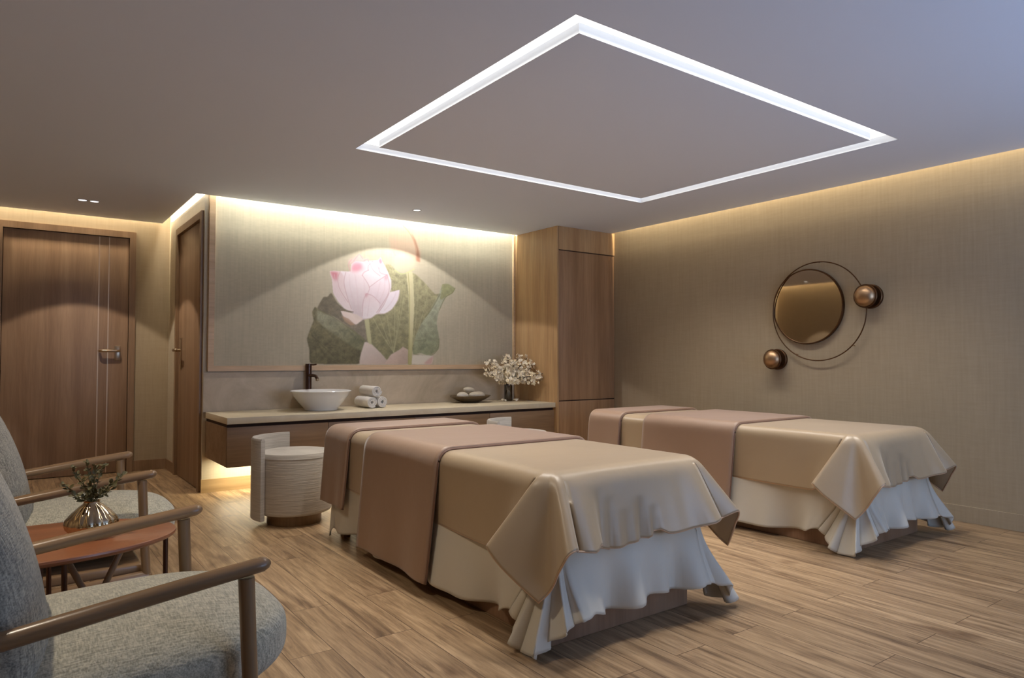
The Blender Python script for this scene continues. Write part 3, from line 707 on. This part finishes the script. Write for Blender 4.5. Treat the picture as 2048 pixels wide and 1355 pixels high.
def sconce(y, z, r, label):
    t = thing('wall_sconce', (XW, y, z), label, 'wall light', 'round brass wall sconces')
    on_wall([(.0001, .0), (r*1.06, .0), (r*1.06, .020), (r*1.0, .025), (.0001, .025)], 'wall_plate', M['brassdark'], t, 0, 0, 48)
    on_wall([(r*.3, .02), (r*.3, .08)], 'neck', M['brassdark'], t, 0, 0, 32)
    on_wall([(.0001, .068), (r*.8, .072), (r*1.0, .080), (r*1.03, .090), (r*.98, .097), (r*.90, .097)], 'rim', M['brassdark'], t, 0, 0, 48)
    on_wall([(r*.92*math.cos(q*PI/2/14)+1e-5, .090+r*.66*math.sin(q*PI/2/14)) for q in range(15)], 'dome', M['brass'], t, 0, 0, 48)
sconce(2.575, 1.541, .085, 'round brass sconce at the upper right on the mirror ring')
sconce(3.345, 1.077, .080, 'round brass sconce at the lower left below the mirror')

# ------------------------------------------------------------------ beds
def interp(path, f):        # path: list of (phi deg, tx, ty)
    f = max(path[0][0], min(path[-1][0], f))
    m = len(path)-1
    for k in range(m):
        if f <= path[k+1][0]+1e-9:
            t = (f-path[k][0])/(path[k+1][0]-path[k][0]); p0, p1, p2, p3 = path[max(k-1, 0)], path[k], path[k+1], path[min(k+2, m)]
            def c(j): return .5*(2*p1[j]+(p2[j]-p0[j])*t+(2*p0[j]-5*p1[j]+4*p2[j]-p3[j])*t*t+(-p0[j]+3*p1[j]-3*p2[j]+p3[j])*t**3)
            return c(1), c(2)
def hang(o, e, T, rs, R, rip, Tb=None, ra_=.22, rb_=.30):
    D = Vector((T[0], T[1], -1)).normalized(); E3 = Vector((e[0], e[1], 0)); pos = Vector(o); out = [pos.copy()]
    ra = 0; Lr = R*PI/2
    for r in rs[1:]:
        n = 3; dr = (r-ra)/n
        for k in range(n):
            rr = ra+(k+.5)*dr; q = min(1, rr/Lr); q = q*q*(3-2*q)*.4+q*.6
            if Tb is not None:
                w_ = min(1, max(0, (rr-ra_)/rb_)); w_ = w_*w_*(3-2*w_)
                D = Vector((Tb[0]+(T[0]-Tb[0])*w_, Tb[1]+(T[1]-Tb[1])*w_, -1)).normalized()
            pos = pos+((E3*(1-q)+D*q).normalized())*dr
        ra = r
        out.append(pos+rip(r) if rip else pos.copy())
    return out
def drape(name, x0, x1, y0, y1, top, R, dl, df, dr, dh, paths, side_t, mat, parent=None, square=True, rip=None, decay=.14, rows=44, step=.02, thick=.004):
    """cloth over a box; e = outward direction; paths give the tilt of the hanging threads round the corners"""
    head = dh is not None
    cx0, cx1, cy0 = x0+R, x1-R, y0+R; cy1 = (y1-R) if head else y1
    ny = max(2, int((cy1-cy0)/step)); nxx = max(2, int((cx1-cx0)/step))
    ysd = [cy1+(cy0-cy1)*i/ny for i in range(ny+1)]; xs = [cx0+(cx1-cx0)*i/nxx for i in range(nxx+1)]
    cols = []                                    # (origin, e, T, rmax, tag, coordinate)
    def corner(cx, cy, sx_, sy_, key, dx, dy, rev):
        n = 56; lst = []
        for i in range(n+1):
            ph = 90*i/n; a = math.radians(ph); t = interp(paths[key], ph)
            if square: rm = min(dx/max(1e-6, math.cos(a)), dy/max(1e-6, math.sin(a)))
            else: p = 3.5; rm = 1/((math.cos(a)/dx)**p+(math.sin(a)/dy)**p)**(1/p)
            lst.append(((cx, cy, top), (sx_*math.cos(a), sy_*math.sin(a)), (sx_*t[0], sy_*t[1]), rm, key, ph))
        return lst[::-1] if rev else lst
    def endT(key, first, sx_, sy_):
        p = paths[key][0 if first else -1]; return Vector((sx_*p[1], sy_*p[2]))
    def side(lst, e, ends, dist, dd, key):
        out = []
        for p in lst:
            T = Vector((e[0]*side_t, e[1]*side_t)); W = 0
            for (ep, et) in ends:
                d = abs(dist(p)-ep); wgt = math.exp(-(d/decay)**2)
                T = T+(et-Vector((e[0]*side_t, e[1]*side_t)))*wgt
            out.append((p, e, tuple(T), dd, key, dist(p)))
        return out
    eL = [(cy0, endT('LF', True, -1, -1))]+([(cy1, endT('LH', True, -1, 1))] if head else [])
    eR = [(cy0, endT('RF', True, 1, -1))]+([(cy1, endT('RH', True, 1, 1))] if head else [])
    cols += side([(cx0, y, top) for y in ysd], (-1, 0), eL, lambda p: p[1], dl, 'L')
    cols += corner(cx0, cy0, -1, -1, 'LF', dl, df, False)
    cols += side([(x, cy0, top) for x in xs], (0, -1), [(cx0, endT('LF', False, -1, -1)), (cx1, endT('RF', False, 1, -1))], lambda p: p[0], df, 'F')
    cols += corner(cx1, cy0, 1, -1, 'RF', dr, df, True)
    cols += side([(cx1, y, top) for y in ysd[::-1]], (1, 0), eR, lambda p: p[1], dr, 'R')
    if head:
        cols += corner(cx1, cy1, 1, 1, 'RH', dr, dh, False)
        cols += side([(x, cy1, top) for x in xs[::-1]], (0, 1), [(cx0, endT('LH', False, -1, 1)), (cx1, endT('RH', False, 1, 1))], lambda p: p[0], dh, 'H')
        cols += corner(cx0, cy1, -1, 1, 'LH', dl, dh, True)
    bm = bmesh.new(); grid = []
    for c in cols:
        rs = [c[3]*j/rows for j in range(rows+1)]
        f = (lambda r, c=c: Vector(rip(c[4], c[5], r, c[1], c[3]))) if rip else None
        P = hang(c[0], c[1], c[2], rs, R, f, None if square else (c[1][0]*.03, c[1][1]*.03))
        for p in P: p.z = max(p.z, .006)
        grid.append([bm.verts.new(p) for p in P])
    pr = list(zip(grid, grid[1:]))
    if head: pr.append((grid[-1], grid[0]))
    for A, B in pr:
        for j in range(rows):
            try: bm.faces.new((A[j], B[j], B[j+1], A[j+1]))
            except ValueError: pass
    tg = [[bm.verts.new((x, y, top)) for y in ysd] for x in xs]
    for A, B in zip(tg, tg[1:]):
        for j in range(len(ysd)-1): bm.faces.new((A[j], B[j], B[j+1], A[j+1]))
    hem = [g[-1].co.copy() for g in grid]
    bmesh.ops.remove_doubles(bm, verts=bm.verts, dist=1e-4)
    bmesh.ops.recalc_face_normals(bm, faces=bm.faces)
    me = bpy.data.meshes.new(name); bm.to_mesh(me); bm.free(); o = link(name, me, mat, parent, True)
    m_ = o.modifiers.new('thickness', 'SOLIDIFY'); m_.thickness = thick; m_.offset = 1
    return o, hem
def clean(pts, d=.008, closed=False):
    out = [pts[0]]
    for p in pts[1:]:
        if (p-out[-1]).length > d: out.append(p)
    if closed and (out[0]-out[-1]).length < d: out.pop()
    return out
def strip(name, x0, x1, ya, yb, top, R, drop, tilt, spread, mat, wav, parent=None):
    """folded runner lying across the bed and hanging down on both sides"""
    rows = 40; ny = 30; cx0, cx1 = x0+R, x1-R; bm = bmesh.new()
    def sidecols(sgn):
        out = []
        for i in range(ny+1):
            v = i/ny; y = ya+(yb-ya)*v; T = (sgn*(tilt+wav*math.sin(v*7+.6)), (spread[1]*v-spread[0]*(1-v)))
            o_ = (cx0 if sgn < 0 else cx1, y, top)
            rs = [drop*j/rows for j in range(rows+1)]
            P = hang(o_, (sgn, 0), T, rs, R, lambda r, v=v: Vector((sgn*wav*.6*r*r*math.sin(v*11+1)*2, 0, 0)))
            out.append(P)
        return out
    L, Rr = sidecols(-1), sidecols(1); nxx = 30; grid = []
    for i in range(ny+1):
        y = ya+(yb-ya)*i/ny
        line = [p for p in L[i][::-1]]+[Vector((cx0+(cx1-cx0)*k/nxx, y, top)) for k in range(1, nxx)]+[p for p in Rr[i]]
        for p in line: p.z = max(p.z, .012)
        grid.append([bm.verts.new(p) for p in line])
    for A, B in zip(grid, grid[1:]):
        for j in range(len(A)-1): bm.faces.new((A[j], B[j], B[j+1], A[j+1]))
    g = [[v.co.copy() for v in q] for q in grid]
    loop = g[0]+[q[-1] for q in g[1:]]+g[-1][::-1][1:]+[q[0] for q in g[::-1][1:-1]]
    bmesh.ops.recalc_face_normals(bm, faces=bm.faces)
    me = bpy.data.meshes.new(name); bm.to_mesh(me); bm.free(); o = link(name, me, mat, parent, True)
    m_ = o.modifiers.new('thickness', 'SOLIDIFY'); m_.thickness = .014; m_.offset = 1
    return o, loop

BX0, BX1, BY0, BY1, BT = 1.61, 2.47, 1.99, 4.10, .645
bed = thing('treatment_bed', (2.04, 3.07, 0), 'nearer massage bed on a panelled wooden base, in front of the counter', 'massage bed', 'massage beds')
def bb(name, a, b, mat, bev=0, seg=3): return box(name, (a[0]-2.04, a[1]-3.07, a[2]), (b[0]-2.04, b[1]-3.07, b[2]), mat, bed, bev, seg)
bb('base', (1.66, 2.04, .0), (2.435, 3.85, .50), M['bedwood'], .003)
bb('mattress', (1.635, 2.015, .50), (2.445, 4.075, .632), M['mattress'], .05, 5)
for px in (1.645, 2.40): bb('leg', (px, 4.00, 0), (px+.045, 4.05, .50), M['bedwood'], .003)
# white sheet
def folds(a, m, b, n, amp, ph):      # soft tube folds round a corner: base tilt a -> m -> b plus n outward waves
    out = []
    for k in range(91):
        t = k/90; x_ = a[0]*(1-t)**2+2*m[0]*t*(1-t)+b[0]*t*t; y_ = a[1]*(1-t)**2+2*m[1]*t*(1-t)+b[1]*t*t
        c = amp*(math.sin(2*PI*n*t+ph)+.25*math.sin(4.6*PI*n*t+ph*2))*math.sin(PI*t)**.35; g = amp*.45*math.cos(2*PI*n*t*2+ph)*math.sin(PI*t)
        u, v = math.cos(t*PI/2), math.sin(t*PI/2)
        out.append((k, x_+c*u-g*v, y_+c*v+g*u))
    return out
WP = {'LF': folds((.02, -.76), (.56, .05), (.0, .66), 3.8, .17, 1.2),
      'RF': folds((.02, -.20), (.78, .62), (.02, .40), 3.0, .14, .4),
      'LH': [(0, .0, -.04), (20, .08, -.02), (40, .04, .04), (60, .08, .08), (90, .0, .03)],
      'RH': [(0, .0, -.04), (20, .08, -.02), (40, .04, .04), (60, .08, .08), (90, .0, .03)]}
def rip_white(key, u, r, e, rm):
    q = max(0, r-.12); a = 0; q2 = max(0, r-.34)
    if key == 'L': a = q2*(.13*math.sin(u*9.5+1.0)+.05*math.sin(u*23))
    elif key == 'R': a = .13*q2*math.sin(u*8+2)
    elif key == 'F': a = q2*(.17*math.sin((u-1.6)*15+1.0)+.13*math.sin((u-1.6)*34+.3)+.06)
    elif key == 'H': a = .05*q*math.sin(u*14)
    wz = .012*math.sin(u*9)*(r/rm)**3 if key in 'LR' else (.014*math.sin(u*15+1)*(r/rm)**3 if key in 'FH' else 0)
    # fade toward the corners so that it meets the corner folds
    if key in 'LR': fd = min(1, abs(u-(BY0+.07))/.14)*min(1, abs(u-(BY1-.07))/.14)
    elif key in 'FH': fd = min(1, abs(u-(BX0+.07))/.10)*min(1, abs(u-(BX1-.07))/.10)
    else: return (0, 0, 0)
    return (e[0]*a*fd, e[1]*a*fd, wz*fd)
sheet, hem = drape('bed_sheet', BX0, BX1, BY0, BY1, BT, .055, .62, .565, .62, .60, WP, .005, M['linen'], None, False, rip_white, .17)
tag(sheet, 'long white sheet hanging in folds to the floor on the nearer bed', 'bed sheet', 'white sheets under the satin covers')
# satin cover
SP = {'LF': [(0, .18, -.34), (7, .34, -.44), (14, .60, -.44), (21, .56, -.32), (33, .34, -.05), (45, .15, .15), (57, .24, .40), (67, .30, .62), (74, .22, .68), (82, .10, .50), (90, .02, .34)],
      'RF': [(0, .20, -.20), (18, .46, -.28), (38, .42, .02), (56, .52, .30), (70, .62, .52), (80, .46, .46), (90, .30, .34)]}
def rip_satin(key, u, r, e, rm):
    if key == 'F':
        x = u-1.67; fd = min(1, max(0, x)/.06)*min(1, max(0, (2.41-u))/.06); q = max(0, r-.10)
        a = 0
        for c, wdt, am, r0 in ((.155, .018, -.10, .05), (.21, .016, -.09, .08), (.30, .012, -.08, .14), (.385, .018, -.11, .10), (.45, .016, -.10, .14), (.62, .04, -.04, .0)):
            a += 1.7*am*max(0, r-.07-r0)*math.exp(-((x-c)/wdt)**2)
        a += .15*max(0, r-.07)+.03*q*math.sin(x*9+2.2)
        dz = (.026*math.exp(-((x-.115)/.022)**2)-.014*math.exp(-((x-.25)/.09)**2)+.026*math.exp(-((x-.47)/.03)**2)+.02*max(0, x-.45))*(r/rm)**3
        return (0, -a*fd, dz*fd)
    if key == 'L':
        return (-.012*(r/rm)**2*math.sin(u*6), 0, 0)
    return (0, 0, 0)
cover, hem = drape('satin_bedspread', BX0-.012, BX1+.012, BY0-.012, 4.06, BT+.009, .075, .375, .335, .375, None, SP, .035, M['satin'], None, True, rip_satin, .13)
tag(cover, 'taupe satin bedspread with pointed hanging corners on the nearer bed', 'bedspread', 'taupe satin bedspreads')
bm = bmesh.new(); tube_bm(bm, clean(hem), .0042, 8); from_bm('piping', bm, M['piping'], cover, True)
mid, lp = strip('bed_runner', BX0-.022, BX1+.022, 2.765, 3.55, BT+.017, .085, .655, .070, (-.03, .01), M['satinrose'], .02)
tag(mid, 'wide rose brown satin runner across the middle of the nearer bed', 'bed runner', 'wide rose brown bed runners')
bm = bmesh.new(); tube_bm(bm, clean(lp, .008, True), .0055, 8, closed=True); from_bm('piping', bm, M['edge'], mid, True)  # dark piping stands in for the shaded side of the runner
hd, lp = strip('bed_runner', BX0-.022, BX1+.022, 3.79, 4.13, BT+.017, .085, .50, .065, (-.02, .02), M['satinrose'], .015)
tag(hd, 'narrow rose brown satin runner over the head of the nearer bed', 'bed runner', 'narrow rose brown bed runners')
bm = bmesh.new(); tube_bm(bm, clean(lp, .008, True), .0055, 8, closed=True); from_bm('piping', bm, M['edge'], hd, True)  # same painted shade along the head runner's edge
# second bed with its covers, beside the right wall
DX = 2.18
dup(bed, (2.04+DX, 3.07, 0), label='farther massage bed on a panelled wooden base, beside the mirror wall')
dup(sheet, (DX, 0, 0), label='long white sheet hanging in folds on the farther bed by the mirror wall')
dup(cover, (DX, 0, 0), label='taupe satin bedspread with pointed corners on the farther bed by the mirror wall')
dup(mid, (DX, 0, 0), label='wide rose brown satin runner across the middle of the farther bed')
dup(hd, (DX, 0, 0), label='narrow rose brown satin runner over the head of the farther bed')

# ------------------------------------------------------------------ stools
def make_stool():
    t = thing('round_stool', (1.55, 4.61, 0), 'round grey upholstered stool with low curved back between door and nearer bed', 'stool', 'round upholstered stools')
    lathe('base', [(.0001, 0), (.172, 0), (.175, .004), (.175, .072), (.0001, .072)], M['walnutz'], t, 64)
    lathe('seat', [(.0001, .0725), (.222, .0725), (.234, .078), (.2395, .092), (.2395, .435), (.236, .452), (.230, .465), (.20, .4705), (.0001, .474)], M['stool'], t, 80)
    lathe('seam', [(.2385, .430), (.2410, .433), (.2410, .439), (.2385, .442)], M['stoolback'], t, 80)
    bm = bmesh.new(); n = 48; a0, a1 = math.radians(80), math.radians(203); ri, ro = .244, .276
    prof = [(ri+.006, .045), (ri, .05), (ri, .555), (ri+.008, .566), (ro-.008, .566), (ro, .555), (ro, .05), (ro-.006, .045)]
    rings = []
    for i in range(n+1):
        a = a0+(a1-a0)*i/n
        rings.append([bm.verts.new((r*math.cos(a), r*math.sin(a), z)) for r, z in prof])
    for A, B in zip(rings, rings[1:]):
        for k in range(len(prof)): bm.faces.new((A[k], A[(k+1) % 8], B[(k+1) % 8], B[k]))
    bm.faces.new(rings[0]); bm.faces.new(rings[-1])
    auto(from_bm('backrest', bm, M['stoolback'], t), 50)
    return t
st = make_stool()
dup(st, (3.505, 4.73, 0), math.radians(-10), 'round grey stool mostly hidden behind the nearer bed')

# ------------------------------------------------------------------ armchairs and table
def superq(sx_, sy_, sz_, n=4.0, sub=22, en=None):
    bm = bmesh.new(); bmesh.ops.create_cube(bm, size=2); bmesh.ops.subdivide_edges(bm, edges=bm.edges, cuts=sub, use_grid_fill=True)
    for v in bm.verts:
        p = v.co; p = Vector([math.tan(c*PI/4) if abs(c) < 1 else c for c in p])
        k = (abs(p.x)**n+abs(p.y)**n+abs(p.z)**n)**(1/n); p = p/k
        v.co = Vector((p.x*sx_, p.y*sy_, p.z*sz_))
    return bm
def make_chair():
    t = thing('lounge_armchair', (0, 1.81, 0), 'nearest wooden armchair with grey green tweed cushions, at the lower left', 'armchair', 'grey tweed armchairs')
    bm = superq(.355, .305, .085, 3.4)
    for v in bm.verts:
        x_, y_, z_ = v.co
        fx = (x_+.355)/.71
        if z_ > 0: z_ += .022*(1-(y_/.305)**2)*(1-((x_)/.355)**2)
        # front corners run round in plan
        if x_ > .05: y_ *= 1-.20*((x_-.05)/.305)**2.2
        v.co = Vector((x_+.205, y_, z_+.418+.018*fx))
    from_bm('seat_cushion', bm, M['tweed'], t, True)
    bm = superq(.078, .285, .34, 3.2)
    fr_ = spline([(-.075, 0, .98), (-.030, 0, .88), (.008, 0, .78), (.042, 0, .68), (.066, 0, .58), (.078, 0, .48), (.070, 0, .36), (.05, 0, .28)], 60)
    for v in bm.verts:
        x_, y_, z_ = v.co; z_ += .62
        fx = next((q.x for q in fr_ if q.z <= z_), .05)
        v.co = Vector((x_-.078-.012+fx+.012*(1-(y_/.285)**2), y_*(1-.10*max(0, (z_-.7)/.25)**2), z_))
    from_bm('back_cushion', bm, M['tweedback'], t, True)
    for s in (-1, 1):
        y = s*.32
        tube('armrest', spline([(-.36, y, .588), (-.2, y, .582), (-.05, y, .588), (.08, y, .604), (.19, y, .619), (.32, y, .636), (.434, y, .650)], 30), lambda q: .0195+.002*math.sin(q*PI), M['walnut'], t, squash=.78, segs=18)
        tube('front_leg', spline([(.402, y, .628), (.413, y, .40), (.428, y, .18), (.436, y, .0)], 10), lambda q: .0165-.003*q, M['walnutz'], t, roundend=False)
        tube('back_leg', spline([(-.29, y, .580), (-.32, y, .35), (-.40, y, .0)], 10), lambda q: .017-.003*q, M['walnutz'], t, roundend=False)
        tube('side_rail', [(-.35, y, .235), (.425, y, .275)], .016, M['walnut'], t, squash=1.35)
        tube('back_post', spline([(-.33, s*.25, .27), (-.22, s*.25, .60), (-.26, s*.25, .90)], 10), .013, M['walnutz'], t)
    box('seat_frame', (-.30, -.30, .282), (.41, .30, .318), M['walnut'], t, .008)
    for x_, z_ in ((-.34, .25), (.424, .262)): tube('cross_rail', [(x_, -.32, z_), (x_, .32, z_)], .013, M['walnut'], t)
    for z_ in (.45, .62, .80): tube('back_slat', [(-.30+.16*(z_-.45) if z_ < .7 else -.245, -.25, z_), (-.30+.16*(z_-.45) if z_ < .7 else -.245, .25, z_)], .011, M['walnut'], t)
    return t
ch = make_chair()
dup(ch, (0, 3.21, 0), label='farther wooden armchair with grey tweed cushions, beyond the oval side table')
tb = thing('side_table', (.03, 2.52, 0), 'small oval side table with a reddish wood top between the armchairs', 'side table')
bm = bmesh.new(); n = 96; prof = [(.0, .512), (.95, .512), (.985, .517), (1.0, .524), (.995, .530), (.985, .532), (.0, .532)]
rings = []
for k, z in prof:
    rings.append([bm.verts.new((.42*k*math.copysign(abs(math.cos(2*PI*i/n))**.92, math.cos(2*PI*i/n)), .26*k*math.copysign(abs(math.sin(2*PI*i/n))**.92, math.sin(2*PI*i/n)), z)) for i in range(n)])
for A, B in zip(rings, rings[1:]):
    for i in range(n): bm.faces.new((A[i], A[(i+1) % n], B[(i+1) % n], B[i]))
bmesh.ops.remove_doubles(bm, verts=bm.verts, dist=1e-5); auto(from_bm('table_top', bm, M['teak'], tb), 30)
for (a, b) in (((.395, .02), (.400, .03)), ((-.37, .03), (-.38, .04)), ((.10, -.22), (.11, -.235)), ((.08, .22), (.09, .235)), ((.045, -.21), (.04, -.22))):
    tube('leg', [(a[0], a[1], .514), (b[0], b[1], 0)], .0075, M['bronze'], tb, roundend=False)
tube('brace', [(.09, .20, .505), (.20, .08, .28)], .010, M['walnutz'], tb); tube('brace', [(.30, .10, .505), (.20, .08, .28)], .010, M['walnutz'], tb)
tube('stretcher', [(-.375, .035, .27), (.20, .08, .28), (.399, .025, .29)], .009, M['walnutz'], tb)
# bronze vase with sprigs
bv = thing('bronze_vase', (.21, 2.50, .532), 'squat fluted shiny bronze vase standing on the oval side table', 'vase')
prof = [(.0001, 0), (.026, 0), (.036, .003), (.054, .014), (.068, .030), (.0715, .042), (.067, .056), (.052, .074), (.034, .092), (.023, .102), (.021, .107), (.024, .110), (.019, .108), (.018, .098), (.0001, .09)]
lathe('body', prof, M['vasem'], bv, 144, (0, 0, 0), lambda a, k, n: 1+(.05*abs(math.sin(a*8)) if 2 < k < 9 else 0), 60)
sp_ = thing('green_sprigs', (.21, 2.50, .625), 'small dark green leafy sprigs standing in the squat bronze vase', 'plant')
rnd = random.Random(11)
def leaf(bm, p, d, s, nrm):
    d = d.normalized(); e = d.cross(nrm).normalized(); nn = e.cross(d)
    c = [p, p+d*s*.35+e*s*.30+nn*s*.06, p+d*s*.75+e*s*.24+nn*s*.04, p+d*s, p+d*s*.75-e*s*.24+nn*s*.04, p+d*s*.35-e*s*.30+nn*s*.06, ]
    m_ = p+d*s*.5-nn*s*.06
    V_ = [bm.verts.new(q) for q in c]; mm = bm.verts.new(m_)
    for i in range(6): bm.faces.new((V_[i], V_[(i+1) % 6], mm))
for e in ((-.075, -.02, .075), (-.05, .03, .115), (-.03, -.04, .09), (-.012, .02, .13), (.008, -.02, .12), (.03, .04, .115), (.045, -.04, .07), (.085, .01, .085), (.062, .02, .05), (-.05, -.05, .045), (.0, .05, .08)):
    bm = bmesh.new(); pe = Vector(e); pts = spline([(0, 0, -.02), (pe.x*.15, pe.y*.15, .02), (pe.x*.6, pe.y*.6, pe.z*.62), pe], 12)
    tube_bm(bm, pts, .0013, 5)
    for k in range(4, 12):
        d = pts[k]-pts[k-1]
        for s in (0, 1, 2):
            off = Vector((rnd.uniform(-1, 1), rnd.uniform(-1, 1), rnd.uniform(-.4, .8)))
            leaf(bm, pts[k], d.normalized()*.5+off, rnd.uniform(.013, .021), Vector((rnd.uniform(-.5, .5), rnd.uniform(-1, 0), 1)))
    from_bm('sprig', bm, M['leafdark'], sp_)
